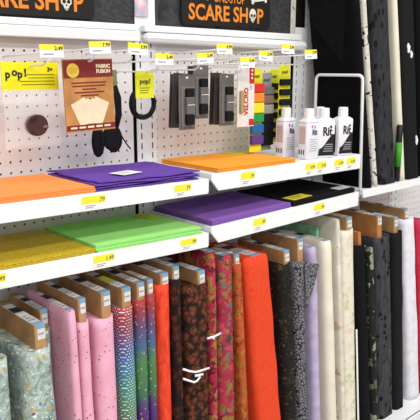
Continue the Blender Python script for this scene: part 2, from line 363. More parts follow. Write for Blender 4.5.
shelf('ur', 'upper right white shelf carrying the light orange felt and dye bottles')
shelf('ll', 'lower left white shelf carrying the gold glitter and lime green felt')
shelf('lr', 'lower right white shelf carrying the violet and black felt')
SHELF['br'] = (42.0, 66.4, -5.4, -5.4, .95, -10.4)
shelf('br', 'white shelf at right that the tall black bolts stand on')
def deck(x0, x1, lab):
    t = thing('base_deck', lab, 'shelf', (x0, -14.6, -43), group='white base decks'); L = x1-x0
    MB().box(0, L, 0, 14.3, 4.5, 5.0).obj('deck_board', 'white', t, bevel=.1)
    MB().box(0, L, -.1, .3, 3.6, 5.0).obj('price_channel', 'white2', t, bevel=.05)
    MB().box(0, L, .8, 1.1, .02, 4.45).obj('kick_plate', 'white2', t)
deck(-8.2, 16.4, 'white base deck under the left fabric bolts'); deck(16.8, 41.4, 'white base deck under the floral and orange bolts'); deck(41.9, 66.5, 'white base deck under the black and white bolts at right')
# price tags in the shelf channels
def shelf_tag(k, x, w, price, lab):
    x0, x1, za, zb, h, yf = SHELF[k]; a = math.atan2(zb-za, x1-x0)
    t = thing('price_tag', lab, 'price tag', (x, yf-.121, sz(k, x)-h*.5), (0, -a, 0), 'price tags on the shelf fronts')
    MB().box(-w/2, w/2, -.03, 0, -h*.36, h*.36).obj('tag_card', 'tagwhite', t)
    MB().box(-w/2, w/2, -.045, -.03, -h*.08, h*.36).obj('tag_band', 'yellow', t)
    text('lettering', price, 'olive', t, .34, (w/2-.06, -.047, -.0), None, .01, align='RIGHT')
    for i, (q0, q1) in enumerate(((-.35, .1), (-.35, .0))): MB().box(w*q0, w*q1, -.04, -.028, -h*(.22+.1*i), -h*(.17+.1*i)).obj('small_print', 'inkgrey', t)
shelf_tag('ul', 3.2, 2.3, '.79', 'yellow price tag on the front of the upper left shelf below the orange felt')
shelf_tag('ul', 12.9, 2.0, '.79', 'yellow price tag on the upper left shelf front below the purple felt')
shelf_tag('ur', 21.6, 2.0, '.79', 'yellow price tag on the shelf front below the light orange felt')
for x, l in ((31.7, 'leftmost of the four yellow price tags below the dye bottles'), (33.7, 'second from left of the four price tags below the dye bottles'), (37.0, 'third from left of the four price tags below the dye bottles'), (39.4, 'rightmost of the four yellow price tags below the dye bottles')):
    shelf_tag('ur', x, 1.75, '3.99', l)
shelf_tag('ll', -5.9, 2.0, '1.49', 'yellow price tag cut off at left edge, below the gold glitter felt')
shelf_tag('ll', 4.0, 2.1, '1.49', 'yellow price tag on the shelf front below the lime green felt corner')
shelf_tag('ll', 13.6, 2.0, '.99', 'yellow price tag at right end of the shelf front below lime green felt')
shelf_tag('lr', 23.5, 1.9, '.99', 'yellow price tag on the shelf front below the violet felt')
shelf_tag('lr', 33.6, 1.9, '.99', 'yellow price tag on the shelf front below the black felt')
o = tag(MB().box(53.6, 55.4, -10.58, -10.52, -6.25, -5.5).obj('price_tag', 'tagwhite'), 'plain white tag on the bolt shelf front at the right edge', 'price tag')

# ------------------------------------------------------------------ felt sheets
def sheet(m, x0, x1, y0, y1, zf, th, seed, lab, group=None, wav=.015, rag=.03, cat='felt sheet', nx=20, ny=14, name='felt_sheet'):
    mb = MB(); top = []; r = random.Random(seed); o = Vector((r.random()*50, r.random()*50, 0))
    def nz(u, v, a): return noise.noise(Vector((u*.35, v*.35, a))+o)
    for j in range(ny+1):
        for i in range(nx+1):
            x = x0+(x1-x0)*i/nx; y = y0+(y1-y0)*j/ny
            ex = rag*noise.noise(Vector((y*.6, 3, 1))+o) if i in (0, nx) else 0
            ey = rag*noise.noise(Vector((x*.6, 9, 1))+o) if j in (0, ny) else 0
            top.append((x+ex, y+ey, zf(x, y)+wav*(1+nz(x, y, 0))))
    n = nx+1; V = [(x, y, z+th) for x, y, z in top]+top; N = len(top)
    F = []
    for j in range(ny):
        for i in range(nx):
            a = j*n+i; F.append((a, a+1, a+n+1, a+n)); F.append((N+a, N+a+n, N+a+n+1, N+a+1))
    edge = [i for i in range(nx)]+[j*n+nx for j in range(ny)]+[ny*n+i for i in range(nx, 0, -1)]+[j*n for j in range(ny, 0, -1)]
    for a, b in zip(edge, edge[1:]+edge[:1]): F.append((a, N+a, N+b, b))
    mb.add(V, F); ob = mb.obj(name, m)
    return tag(ob, lab, cat, group)
def stack(k, m, x0, x1, y0, y1, n, th, what, where, jit=.06, lift=None, wav=.012, rag=.03):
    for i in range(n):
        dx, dy = (rnd.uniform(-jit, jit), rnd.uniform(-jit, jit)) if i < n-1 else (0, 0)
        f = lambda x, y, i=i: sz(k, x)+.012+i*(th+2*wav+.006)+(lift(x, y, i) if lift else 0)
        lab = ('topmost %s felt sheet %s' if i == n-1 else '%s felt sheet stacked under the topmost one %s') % (what, where)
        sheet(m, x0+dx, x1+dx, y0+dy, y1+dy, f, th, i*13+int(x0*7), lab, what+' felt sheets', wav, rag)
    return n*(th+2*wav+.006)
stack('ul', 'f_orange', -7.8, 3.6, -9.95, -1.2, 4, .1, 'pale orange', 'on the upper left shelf', .1)
stack('ul', 'f_purple', 3.85, 15.4, -9.9, -1.6, 4, .11, 'deep purple', 'on the upper left shelf', .2, None, .05, .3)
stack('ur', 'f_gold', 17.6, 29.4, -10.05, -1.2, 4, .085, 'light orange', 'on the upper right shelf', .05)
stack('ll', 'f_glitter', -7.9, 3.25, -10.1, -1.0, 3, .1, 'gold glitter', 'at left of the lower shelf', .05)
stack('ll', 'f_green', 3.4, 15.4, -10.1, -1.3, 4, .13, 'lime green', 'on the lower left shelf', .12)
stack('lr', 'f_violet', 16.9, 28.8, -10.0, -.7, 4, .11, 'violet purple', 'on the lower right shelf', .08)
stack('lr', 'f_black', 29.2, 40.9, -10.0, -1.2, 4, .11, 'black', 'on the lower right shelf', .06)
def paper(k, x0, x1, y0, y1, up, m, lab, rz=0, band=None):
    xc, yc = (x0+x1)/2, (y0+y1)/2; w, d = (x1-x0)/2, (y1-y0)/2
    t = thing('paper_label', lab, 'label', (xc, yc, sz(k, xc)+up), (0, -math.atan2(SHELF[k][3]-SHELF[k][2], SHELF[k][1]-SHELF[k][0]), rz))
    MB().box(-w, w, -d, d, 0, .025).obj('label_sheet', m, t)
    for i in range(3): MB().box(-w*.7, w*(.6-.2*i), d*(.5-.45*i)-.08, d*(.5-.45*i)+.04, .025, .03).obj('small_print', 'inkgrey' if m == 'tagwhite' else 'olive', t)
paper('ul', 7.2, 9.8, -8.4, -6.6, .94, 'tagwhite', 'white paper label lying on the deep purple felt', .25)
paper('ur', 26.4, 29.8, -3.6, -1.6, .48, 'poplime', 'yellow-green card label lying on the light orange felt', .1)
paper('ll', 13.2, 15.2, -4.4, -1.8, .69, 'poplime', 'yellow label on the back of the lime green felt', .15)
paper('lr', 29.7, 33.2, -9.6, -7.9, .62, 'yellow', 'yellow label on the front edge of the black felt', .05)
paper('lr', 38.2, 40.6, -9.6, -8.3, .62, 'tagwhite', 'white label on the right end of the black felt', 0)

# ------------------------------------------------------------------ wire divider
path = []
Ys, zt = (-2.75, -9.75), 8.6
def arc(cy, cz, r, a0, a1, n=6): return [(0, cy+r*math.cos(math.radians(a0+(a1-a0)*i/n)), cz+r*math.sin(math.radians(a0+(a1-a0)*i/n))) for i in range(n+1)]
path = [(0, Ys[0], -5.32)]+arc(Ys[0]-.6, zt-.6, .6, 0, 90)+arc(Ys[1]+.6, zt-.6, .6, 90, 180)+[(0, -10.2, -5.32)]
o = MB().tube([(41.78, y, z) for _, y, z in path], .19, 10).obj('shelf_divider', 'wire', smooth=True); tag(o, 'white wire loop divider standing between the dye bottles and the black bolts', 'divider')

# ------------------------------------------------------------------ peg hooks with price tags
def hook(x, zt, price, lab, tagged=True, ln=8.6, tilt=0):
    zl = zt-1.15; t = thing('peg_hook', lab, 'peg hook', (x, 0, zl), group='white peg hooks on the pegboard')
    MB().box(-.32, .32, -.14, -.02, -.1, .95).obj('back_plate', 'wire', t)
    MB().tube([(0, -.1, 0), (0, -3, .02), (0, -ln+1.4, .05), (0, -ln+1.0, .25), (0, -ln+.8, .5)], .075).obj('hook_wire', 'wire', t, True)
    if tagged:
        MB().tube([(0, -.1, .8), (0, -3, .9), (0, -ln, 1.12)], .075).obj('tag_wire', 'wire', t, True)
        p = MB().box(-1.05, 1.05, -.05, .02, -.5, .5).obj('tag_plate', 'tagwhite', t, loc=(0, -ln-.05, 1.15), rot=(math.radians(-6), math.radians(tilt), 0))
        MB().box(-1.05, 1.05, -.07, -.05, .06, .5).obj('tag_band', 'yellow', p)
        text('lettering', price, 'ink', p, .3, (.98, -.075, .06), None, .01, align='RIGHT')
        MB().box(-.75, .15, -.06, -.045, -.32, -.2).obj('small_print', 'inkgrey', p)
    return t
for x, zt, pr, lab in ((.9, 10.8, '2.49', 'peg hook with yellow price tag above the dark disc pack at left'), (5.4, 11.15, '7.99', 'peg hook with yellow price tag above the brown fusible sheet pack'),
                       (9.3, 11.1, '3.99', 'peg hook with yellow price tag over the upright, carrying the long black cord'), (12.2, 10.25, '2.49', 'peg hook carrying the black cord ring with its yellow card'),
                       (17.2, 10.4, '3.49', 'peg hook carrying the left pair of grey packs'), (19.75, 11.3, '4.99', 'upper peg hook with tag between the two clusters of grey packs'),
                       (23.0, 10.0, '3.49', 'peg hook carrying the right cluster of grey packs'), (25.7, 10.7, '5.99', 'peg hook carrying the cream card with red lettering'),
                       (29.2, 11.45, '2.99', 'peg hook carrying the rainbow tape pack'), (33.1, 10.95, '2.99', 'rightmost peg hook, tag in front of the black bolt')):
    hook(x, zt, pr, lab, tilt=rnd.uniform(-5, 5))
hook(31.1, 9.9, '', 'short peg hook without tag carrying the grey and black tape pack', False, 5.2)

# ------------------------------------------------------------------ hanging merchandise
def hang(name, lab, cat, x, y, z, rot=None, group=None): return thing(name, lab, cat, (x, y, z), rot, group)
def card(t, w, h, m, top=0, th=.05, name='card', y=0):
    return MB().box(-w/2, w/2, y, y+th, top-h, top).obj(name, m, t)
# pop disc pack
t = hang('disc_pack', 'clear bag with dark oval disc under a yellow header card', 'pack', .9, -5.0, 9.95)
c = card(t, 5.15, 2.3, 'popcard', name='header_card', th=.08)
for ch, dx, dz, m in (('p', .0, -1.25, 0), ('o', .52, -1.08, 0), ('p', 1.0, -1.25, 0), ('!', 1.55, -1.15, 0)):
    text('lettering', ch, 'ink', c, .62, (-2.25+dx*1.08, -.02, dz), None, .035)
text('lettering', '3+', 'ink', c, .34, (1.55, -.02, -.75), None, .02)
for i in range(4):
    MB().box(-.4+.15*i-(.9 if i > 1 else 0), 2.2, -.012, 0, -1.05-.27*i, -.98-.27*i).obj('small_print', 'olive', c)
mb = MB(); n = 12
rs = []
for q in range(15):      # pillow shaped bag, flat at its top and bottom seams
    f = q/14; zz = -2.2-4.9*f; th = .04+.3*math.sin(math.pi*f)**.7; hw = 2.68-.12*math.sin(math.pi*f)
    rs.append([(.0+hw*math.copysign(abs(math.cos(a))**.6, math.cos(a)), th*math.sin(a)*(1+.25*math.sin(5*a+q*.9)), zz) for a in [2*math.pi*p_/32 for p_ in range(32)]])
bag = mb.rings(rs).obj('clear_bag', 'bag', t, True)
MB().prism(disc(.2, -5.2, 1.0, .92, 32), 'y', -.37, .1).obj('disc', 'disc', t, bevel=.05)
# fusible pack
t = hang('fusible_sheet_pack', 'brown packet with dark red bands and cream sheets pictured', 'pack', 5.35, -6.8, 10.25, (0, math.radians(-1.5), 0))
c = card(t, 4.95, 6.15, 'tan', th=.16, name='packet')
MB().box(-2.45, 2.45, -.03, .0, -1.55, -.08).obj('top_band', 'maroon', c); MB().box(-2.45, 2.45, -.03, .0, -6.0, -5.55).obj('bottom_band', 'maroon', c)
MB().prism(disc(-1.55, -.95, .6), 'y', -.06, -.03).obj('round_logo', 'packyel', c)
for dz in (-.8, -.98, -1.12): MB().box(-1.95, -1.15, -.07, -.055, dz-.03, dz+.03).obj('small_print', 'tan', c)
text('lettering', 'FABRIC', 'cream', c, .3, (.75, -.05, -.78), 1.45, .02); text('lettering', 'FUSION', 'cream', c, .3, (.75, -.05, -1.2), 1.45, .02)
for i, w in enumerate((1.75, 1.65, .7, 1.5, .9)): MB().box(-w, w, -.02, 0, -2.05-.27*i, -1.94-.27*i).obj('small_print', 'maroon', c)
for j, a in enumerate((-24, -12, 0, 12, 24)):
    mb = MB().prism([(-.75, -1.1), (.75, -1.1), (.75, 1.0), (-.75, 1.0)], 'y', -.022-.006*(2-abs(j-2)), 0); mb.obj('pictured_sheet', 'cream', c, loc=(.42*(j-2), 0, -4.4), rot=(0, math.radians(a), 0))
for i in range(5): MB().box(-2.1+.85*i, -1.45+.85*i, -.045, -.03, -5.86, -5.7).obj('small_print', 'cream', c)
# long black cord hank behind it
t = hang('cord_hank', 'long black cord hank hanging behind the brown packet', 'cord', 9.75, -3.6, 9.3)
card(t, 1.5, 1.9, 'leafgreen', 0, .08, 'card')
mb = MB()
mb.tube([(.35, -.1, -1.5), (.7, -.1, -2.6), (.75, -.12, -4.2), (.45, -.1, -5.5)], [.3, .36, .34, .2], 10)
mb.tube([(.4, -.1, -4.6), (.8, -.1, -5.9), (1.6, -.12, -7.1), (2.05, -.12, -7.6)], .07, 6); mb.obj('cord', 'cord', t, True)
for cx, cz, rx, rz, n_ in ((-1.65, -6.6, .55, 1.35, 5), (.1, -6.5, .78, 1.15, 6), (-.1, -6.35, .95, 1.05, 5)):
    mb = MB()
    for q in range(n_):
        f = (q+1)/n_; mb.tube([(cx+rx*f*math.cos(a), -.16+.06*math.sin(q*2), cz+rz*(.35+.65*f)*math.sin(a)) for a in [2*math.pi*i/22 for i in range(22)]], .16, 6, True)
    mb.obj('coil', 'cord', t, True)
# cord ring on yellow card
t = hang('cord_pack', 'ring of black cord on a yellow card, in front of the upright', 'cord', 12.0, -6.0, 9.2)
c = card(t, 2.15, 2.5, 'poplime', 0, .08)
text('lettering', 'pop!', 'ink', c, .44, (-.6, -.02, -1.15), 1.2, .015)
for i in range(3): MB().box(-.6, .55-.1*i, -.012, 0, -1.6-.22*i, -1.52-.22*i).obj('small_print', 'olive', c)
mb = MB()
for q in range(7):
    r0 = 1.15+.05*q; sd = q*1.3
    mb.tube([(0+(r0+.05*math.sin(3*a+sd))*math.cos(a), +.32+.1*math.sin(2*a+sd)+.16*math.sin(sd)*.4, -3.0+(r0*1.02+.05*math.sin(2*a+sd))*math.sin(a)) for a in [2*math.pi*i/36 for i in range(36)]], .13, 6, True)
mb.obj('cord', 'cord', t, True)
# grey hook-and-loop strip packs
def greypack(x, y, z, lab, dark=False, tilt=0, flip=False):
    t = hang('hook_and_loop_pack', lab, 'pack', x, y, z, (0, math.radians(tilt), 0), 'grey hook-and-loop strip packs')
    c = card(t, 2.1, 5.45, 'packdark' if dark else 'packgrey', 0, .06)
    MB().prism(disc(0, -.32, .18, .1, 14), 'y', -.02, 0).obj('hang_hole', 'tagwhite', t)
    b = MB().prism(roundrect(-.8, .9, -5.2, -1.2, .15), 'y', -.1, 0).obj('blister_tray', 'packdark' if dark else 'rollgrey', t, bevel=.05)
    for m, z1, z0, w in (('t_black', -1.35, -2.2, .5), ('packgrey', -2.2, -2.95, .55), ('t_dkgrey', -3.0, -3.9, .55), ('t_black', -3.95, -4.95, .52)):
        MB().prism(roundrect(.12-w, .12+w, z0, z1, .1), 'y', -.5, -.1).obj('strip_roll', m, t, bevel=.08)
    MB().box(-.4, .6, -.54, -.5, -3.0, -2.94).obj('seal', 'tagwhite', t)
greypack(18.1, -3.6, 8.85, 'dark grey strip pack hanging at back left of the left cluster', True, 3)
greypack(17.4, -5.0, 8.95, 'grey strip pack in the middle of the left cluster', True, 4)
greypack(17.2, -6.0, 8.85, 'grey strip pack in front of the left cluster', False, 0)
greypack(19.95, -5.0, 9.75, 'grey strip pack hanging highest, right of the left cluster', False, 0)
greypack(19.9, -4.2, 9.7, 'dark grey strip pack behind the highest grey pack', True, -2)
greypack(23.0, -4.3, 8.95, 'dark grey strip pack at back of the right cluster', True, 2)
greypack(23.0, -5.0, 8.95, 'dark grey strip pack in the middle of the right cluster', True, 3)
greypack(23.0, -5.7, 8.9, 'grey strip pack in front of the right cluster', False, 0)
# velcro card
t = hang('tape_strip_card', 'cream card with red vertical lettering and red side panel', 'pack', 25.6, -6.0, 9.7)
c = card(t, 2.6, 6.5, 'velcream', 0, .08)
MB().prism(roundrect(-1.05, -.5, -5.0, -2.6, .12), 'y', -.3, 0).obj('tape_roll', 'loop', t, bevel=.08)
text('lettering', 'VELCRO', 'velred', c, .62, (.32, -.02, -5.3), 3.0, .03, (math.pi/2, -math.pi/2, 0))
MB().box(.5, 1.28, -.02, 0, -1.9, -.1).obj('red_panel', 'velred', c); MB().box(.5, 1.28, -.02, 0, -6.4, -5.7).obj('red_panel', 'velred', c)
for i, zz in enumerate((-.5, -.9, -1.3)): MB().prism(disc(.9, zz, .13), 'y', -.03, -.02).obj('white_mark', 'tagwhite', c)
for i in range(8): MB().box(-.15+(.7 if i < 3 else 0), 0+(.9 if i < 3 else .0)+.05, -.012, 0, -2.2-.16*i, -2.12-.16*i).obj('small_print', 'inkgrey', c)
# tape bundles
def tapes(x, y, z, w, bands, lab, header, word, cardcol, h):
    t = hang('tape_pack', lab, 'tape', x, y, z)
    c = card(t, w, h, cardcol, 0, .06)
    MB().box(-w/2+.05, w/2-.05, -.015, 0, -1.45, -.05).obj('header', header, c)
    text('lettering', word, 'ink', c, .36, (-.5, -.03, -.95), 1.0, .012)
    z = -1.6
    for m, hh, gap in bands:
        MB().prism(roundrect(-w/2-.02, w/2+.02, z-hh, z, .12), 'y', -.42, -.02).obj('tape_bundle', m, t, bevel=.1); z -= hh+gap
tapes(29.1, -4.2, 9.35, 1.95, [('t_red', 1.0, .06), ('t_orange', 1.05, .06), ('t_yellow', 1.15, .06), ('t_green', 1.0, .22), ('t_blue', 1.05, .2), ('t_purple', 1.05, 0)], 'rainbow tape pack with yellow header card, red to purple bands', 'poplime', 'pop!', 'popcard', 9.4)
tapes(31.15, -3.9, 8.9, 1.85, [('t_dkgrey', .85, .1), ('t_taupe', .95, .1), ('t_grey', 1.05, .1), ('t_black', 1.1, .15), ('t_black', 1.1, .15), ('t_black', 1.1, 0)], 'tape pack of grey, taupe and black bands between rainbow and yellow packs', 't_grey', 'pop!', 't_grey', 8.9)
bb = [('t_black', .72, .42)]*6
tapes(33.1, -3.2, 9.3, 1.85, bb, 'black tape bands on a yellow card, hanging behind its twin', 'poplime', 'pop!', 'popcard', 8.6)
tapes(33.15, -4.9, 9.8, 1.95, bb, 'front pack of black tape bands on a yellow card by the right upright', 'poplime', 'pop!', 'popcard', 8.6)

# ------------------------------------------------------------------ dye bottles
def bottle(x, y, ang, kind, lab):
    t = thing('dye_bottle', lab, 'bottle', (x, y, sz('ur', x)+.03), (0, 0, math.radians(ang)), 'dye bottles on the upper right shelf')
    w, d = 1.14, .68
    def ring(w, d, z, r): return [(p[0], p[1], z) for p in roundrect(-w, w, -d, d, r, 4)]
    rs = [ring(w-.08, d-.08, 0, .2), ring(w, d, .1, .22), ring(w, d, 4.2, .22), ring(w-.06, d-.05, 4.38, .24), ring(w-.35, d-.12, 4.52, .3), ring(.56, .5, 4.62, .35), ring(.5, .46, 4.7, .38)]
    body = MB().rings(rs).obj('bottle_body', 'bottle', t, True)
    m = body.modifiers.new('edge', 'EDGE_SPLIT'); m.split_angle = math.radians(50)
    rr = []
    for z, r in ((4.62, .56), (4.66, .6), (5.62, .57), (5.7, .5)): rr.append([(r*math.cos(2*math.pi*i/20)*(1 if i % 2 else .97), r*math.sin(2*math.pi*i/20)*(1 if i % 2 else .97), z) for i in range(20)])
    MB().rings(rr).obj('cap', 'cap', t)
    y0 = -d-.012
    if kind == 'black':
        pts = [(w-.1, .25), (w-.1, 2.75)]+[(w-.1-1.95*(i/10), 2.75-(1.7*(1-math.cos(math.pi*i/10))/2)) for i in range(1, 11)]+[(-w+.13, .25)]
        MB().prism(pts[::-1], 'y', y0, -d+.02).obj('black_label', 'bottleblack', t)
        text('lettering', 'Rit', 'ink', t, .95, (-.45, y0-.005, 2.6), 1.2, .05)
        for i in range(4): MB().box(-.1-.1*i, .85, y0-.012, y0, 1.5-.26*i, 1.6-.26*i).obj('small_print', 'inkgrey', t)
        MB().prism([(.55, 3.75), (.72, 3.62), (.68, 3.45), (.55, 3.38), (.42, 3.45), (.38, 3.62)], 'y', y0, -d+.02).obj('drop_mark', 'ink', t)
        MB().box(-w-.012, -w+.02, -.15, .12, .4, 3.6).obj('side_stripe', 'bottleblack', t)
    else:
        text('lettering', 'Rit', 'ink', t, .6, (-.15, y0-.005, 2.75), .9, .03)
        for i in range(6): MB().box(-.6, .75-.1*(i % 2), y0, -d+.02, 2.2-.26*i, 2.27-.26*i).obj('small_print', 'inkgrey', t)
        MB().prism(disc(-.2, 3.7, .15, .2, 12), 'y', y0, -d+.02).obj('drop_mark', 'dropred', t); MB().prism(disc(.3, 3.62, .14, .2, 12), 'y', y0, -d+.02).obj('drop_mark', 'dropblue', t)
        x0 = -w-.012
        MB().box(x0+.006, -w+.02, -.45, .42, 1.75, 3.75).obj('text_block', 'bottletext', t)
        for i in range(7): MB().box(x0, -w+.02, -.42, .4-.06*(i % 3), 1.85+.26*i, 1.91+.26*i).obj('small_print', 'inkgrey', t)
        for yy in (-.35, -.02, .28): MB().box(x0, -w+.02, yy, yy+.16, .55, 1.1).obj('warning_mark', 'ink', t)
        MB().prism([(p[0], p[1]) for p in roundrect(-w-.008, w+.008, -d-.008, d+.008, .22, 4)], 'z', 4.12, 4.18).obj('band', 'inkgrey', t)
bottle(32.3, -6.0, 4, 'white', 'leftmost white dye bottle with pale text side facing out')
bottle(33.0, -8.8, 2, 'white', 'second dye bottle from left, white with small colored drops')
bottle(36.9, -7.3, -14, 'black', 'dye bottle partly hidden behind the middle black-labelled one')
bottle(35.45, -9.1, -24, 'black', 'middle black-labelled dye bottle at the shelf front')
bottle(38.9, -9.2, -12, 'black', 'rightmost black-labelled dye bottle next to the wire divider')

# ------------------------------------------------------------------ fabric bolts
LEAN = .082
def bolt(m, lab, xr, t, zbase=-38, top=-10.3, fab=None, card_t=.95, card_off=None, lean_x=0, yb=-12.27, covered=False, depth=7.9, wave=.05, seed=0, cardm='card', group='fabric bolts on the base deck', sag=0, label=True, sticker=None, name='fabric_bolt', leany=LEAN):
    """xr: right edge at z = -11 (or the top for upper bolts); lean_x: dx per dz; fab: z where the fabric starts"""
    zr = -11 if zbase < -20 else -5.4
    xc = xr-t/2-lean_x*(zr-zbase)
    b = thing(name, lab, 'fabric bolt', (xc, yb, zbase), None, group)
    class SMB(MB):
        def obj(q, *a, **k):
            q.v = [(x+lean_x*z, y+leany*z, z) for x, y, z in q.v]; return MB.obj(q, *a, **k)
    H = top-zbase; hf = (fab if fab is not None else top)-zbase
    if covered: hf = H
    o = Vector((seed*3.7, seed*1.9, 0)); rs = []; NZ = 30; r_ = min(.75, t*.46); per = []
    for cx, cy_, a0 in ((t/2-r_, -depth/2+r_, -90), (t/2-r_, depth/2-r_, 0), (-t/2+r_, depth/2-r_, 90), (-t/2+r_, -depth/2+r_, 180)):
        for i in range(5):
            a = math.radians(a0+22.5*i); per.append((cx+r_*math.cos(a), cy_+r_*math.sin(a)))
    sec = []
    for p0, p1 in zip(per, per[1:]+per[:1]):      # rounded slab section, long sides subdivided
        m_ = max(1, int(math.dist(p0, p1)/.45)); sec += [(p0[0]+(p1[0]-p0[0])*q/m_, p0[1]+(p1[1]-p0[1])*q/m_) for q in range(m_)]
    for j in range(NZ+1):
        z = hf*j/NZ; ring = []; f = j/NZ
        bul = 1+sag*math.sin(math.pi*min(1, f*1.02))
        for x, y in sec:
            nn = noise.noise(Vector((x*1.4, y*.5, z*.10))+o)*wave+noise.noise(Vector((x*.8, y*.25, z*.28))+o)*wave*.8
            x = x*bul*.985+nn*(1 if abs(y) < depth/2-.1 else .5)
            y = y+nn*.7*math.copysign(min(1, abs(y)/(depth*.35)), y)
            ring.append((x, y+depth/2, z+(.12*noise.noise(Vector((x*2, y*.7, 5))+o) if j == NZ and not covered else 0)))
        rs.append(ring)
    if covered:
        last = rs[-1]; rs[-1] = [(x*.93, depth/2+(y-depth/2)*.985, z-.06) for x, y, z in last]
        rs.append([(x*.6, depth/2+(y-depth/2)*.95, z+.04) for x, y, z in last])
    else:
        last = rs[-1]; rs.append([(x*.75, depth/2+(y-depth/2)*.96, z-.15) for x, y, z in last])
    w = SMB().rings(rs).obj('fabric_wrap', m, b, True)
    off = 0 if card_off is None else card_off
    ct = min(card_t, t*.74); h = H; lim = max(0, t*.415-ct/2); off = max(-lim, min(lim, off))
    if not covered:
        bd = SMB().box(off-ct/2, off+ct/2, .32, depth-.15, hf-.9, h).obj('board', cardm, b, bevel=.06)
    else: ct = min(ct, t*.75); off = 0
    if label:
        yf = .32 if not covered else .35
        l = SMB().box(off-ct*.46, off+ct*.46, yf, depth*.8, h+(.0 if not covered else .05), h+.03+(.0 if not covered else .05)).obj('label', 'lab', b)
        zt = h+.03+(0 if not covered else .05)
        SMB().box(off-ct*.47, off+ct*.47, yf-.02, yf+.65, zt, zt+.012).obj('label_band', 'lab_blue', l)
        SMB().box(off-ct*.44, off+ct*.44, depth*.5, depth*.66, zt, zt+.012).obj('label_print', 'lab_black', l)
        for i in range(3): SMB().box(off-ct*.3, off+ct*(.3-.15*i), 1.5+.5*i, 1.75+.5*i, zt, zt+.008).obj('small_print', 'inkgrey', l)
        if sticker: SMB().box(off-ct*.4, off+ct*.4, sticker[0], sticker[1], zt+.012, zt+.03).obj('price_sticker', 'poplime', l)
        if not covered:
            SMB().box(off+ct*.46-.72*ct, off+ct*.46, .29, .32, h-1.25, h+.02).obj('label', 'lab', b); SMB().box(off+ct*.46-.72*ct, off+ct*.46, .275, .29, h-.34, h+.02).obj('label_band', 'lab_blue', b)
            SMB().box(off-ct*.2, off+ct*.35, .275, .29, h-.85, h-.7).obj('small_print', 'inkgrey', b)
    return b
bolt('netstar', 'starry pale green net bolt cut off at the left edge', -5.0, 2.2, top=-11.0, fab=-12.8, lean_x=.02, seed=1, wave=.12)
bolt('netstar', 'starry pale green net bolt at left, brown board with blue label on top', -1.02, 2.75, top=-11.0, fab=-12.9, lean_x=.03, seed=2, wave=.2, card_off=.35)
bolt('netstar', 'starry net bolt set back between the front starry net and the pink bolt', .42, 1.0, top=-11.1, fab=-12.6, yb=-9.3, depth=6.4, lean_x=.03, seed=3, wave=.03)
bolt('pink', 'leftmost pink dotted bolt, fabric folded over its top', 1.32, .78, top=-10.6, covered=True, lean_x=.03, seed=4, wave=.03)
bolt('pink', 'pink dotted bolt second from left, deep folds under a brown board', 2.62, 1.12, top=-9.85, fab=-11.8, card_t=.72, card_off=-.05, lean_x=.03, seed=5, wave=.06)
bolt('pink', 'rightmost pink dotted bolt next to the scale-patterned ombre bolt', 5.25, 2.05, top=-9.8, fab=-12.0, lean_x=.04, seed=6, wave=.05, card_off=.2)
bolt('rain1', 'red to blue to green ombre bolt with rows of pale scale dots', 7.45, 1.75, top=-9.95, fab=-11.6, lean_x=.05, seed=7, sticker=(2.6, 4.6), card_off=.05)
bolt('rain2', 'red to green to purple ombre bolt with gold flecks', 8.8, 1.22, top=-9.85, fab=-11.3, lean_x=.05, seed=8, wave=.03, card_t=.85, card_off=.05)
bolt('rain2', 'narrow gold-flecked ombre bolt touching the orange-red bolt', 9.75, .86, top=-9.8, fab=-11.1, lean_x=.05, seed=9, wave=.03, card_t=.7)
bolt('orred', 'slim orange-red bolt left of the dark rose print bolts', 11.65, 1.6, top=-9.55, fab=-10.5, lean_x=.05, seed=10, card_off=.25)
bolt('rose1', 'narrow dark brown rose print bolt beside the orange-red one', 13.0, 1.1, top=-9.2, fab=-10.3, lean_x=.05, seed=11, wave=.03, card_t=.9)
br = bolt('rose2', 'wide rust and brown rose print bolt with white clips hooked across it', 16.45, 2.9, top=-10.3, fab=-11.5, lean_x=.05, seed=12, card_off=.85)
bolt('floralred', 'narrow crimson floral bolt squeezed beside the rust rose print', 17.6, .95, top=-8.7, covered=True, lean_x=.047, seed=13, wave=.03)
bolt('floralpink', 'pink floral bolt with olive and dark green leaves', 20.15, 2.05, top=-9.4, covered=True, lean_x=.05, seed=14, wave=.06)
bolt('orbrown', 'orange-brown print bolt tucked left of the bright red-orange bolt', 21.3, .95, top=-9.6, fab=-10.5, lean_x=.0, seed=15, wave=.03, card_t=.7, card_off=-.1)
bolt('swirl', 'large bright red-orange bolt with swirling line pattern', 25.6, 3.6, top=-10.35, covered=True, lean_x=-.05, seed=16, wave=.14, sag=.1, card_t=1.6)
bolt('blackprint', 'black bolt with faint rust specks right of the red-orange bolt', 29.3, 1.9, top=-10.7, fab=-12.1, lean_x=-.005, seed=17, card_off=.35)
lc = bolt('lace', 'grey and black lace bolt with a loose net corner sticking out', 31.75, 1.7, top=-9.8, fab=-12.3, lean_x=.01, seed=18, card_off=.15)
bolt('lav', 'lavender tulle bolt between the grey lace and ivory bolts', 34.05, 1.35, top=-11.2, covered=True, lean_x=.01, seed=19, wave=.03)
bolt('ivory', 'smooth ivory satin bolt right of the lavender one', 37.0, 1.75, top=-10.95, covered=True, lean_x=-.01, seed=20, wave=.03)
bolt('ivory', 'bolt on a mint green board set back behind the ivory satin bolt', 37.72, .62, top=-9.9, fab=-11.4, yb=-9.9, depth=6.6, seed=21, wave=.01, cardm='mint', card_t=.55, label=False, lean_x=-.01)
bolt('floralwhite', 'sheer white bolt with scattered tan flowers behind the ivory satin', 38.55, .72, top=-8.6, covered=True, lean_x=-.009, seed=22, wave=.02, label=False)
gp = bolt('greenprint', 'ivory bolt with faded green and peach print, white plastic strip on its edge', 41.45, 2.5, top=-8.75, fab=-10.2, lean_x=.005, seed=23, card_t=1.2, card_off=.55)
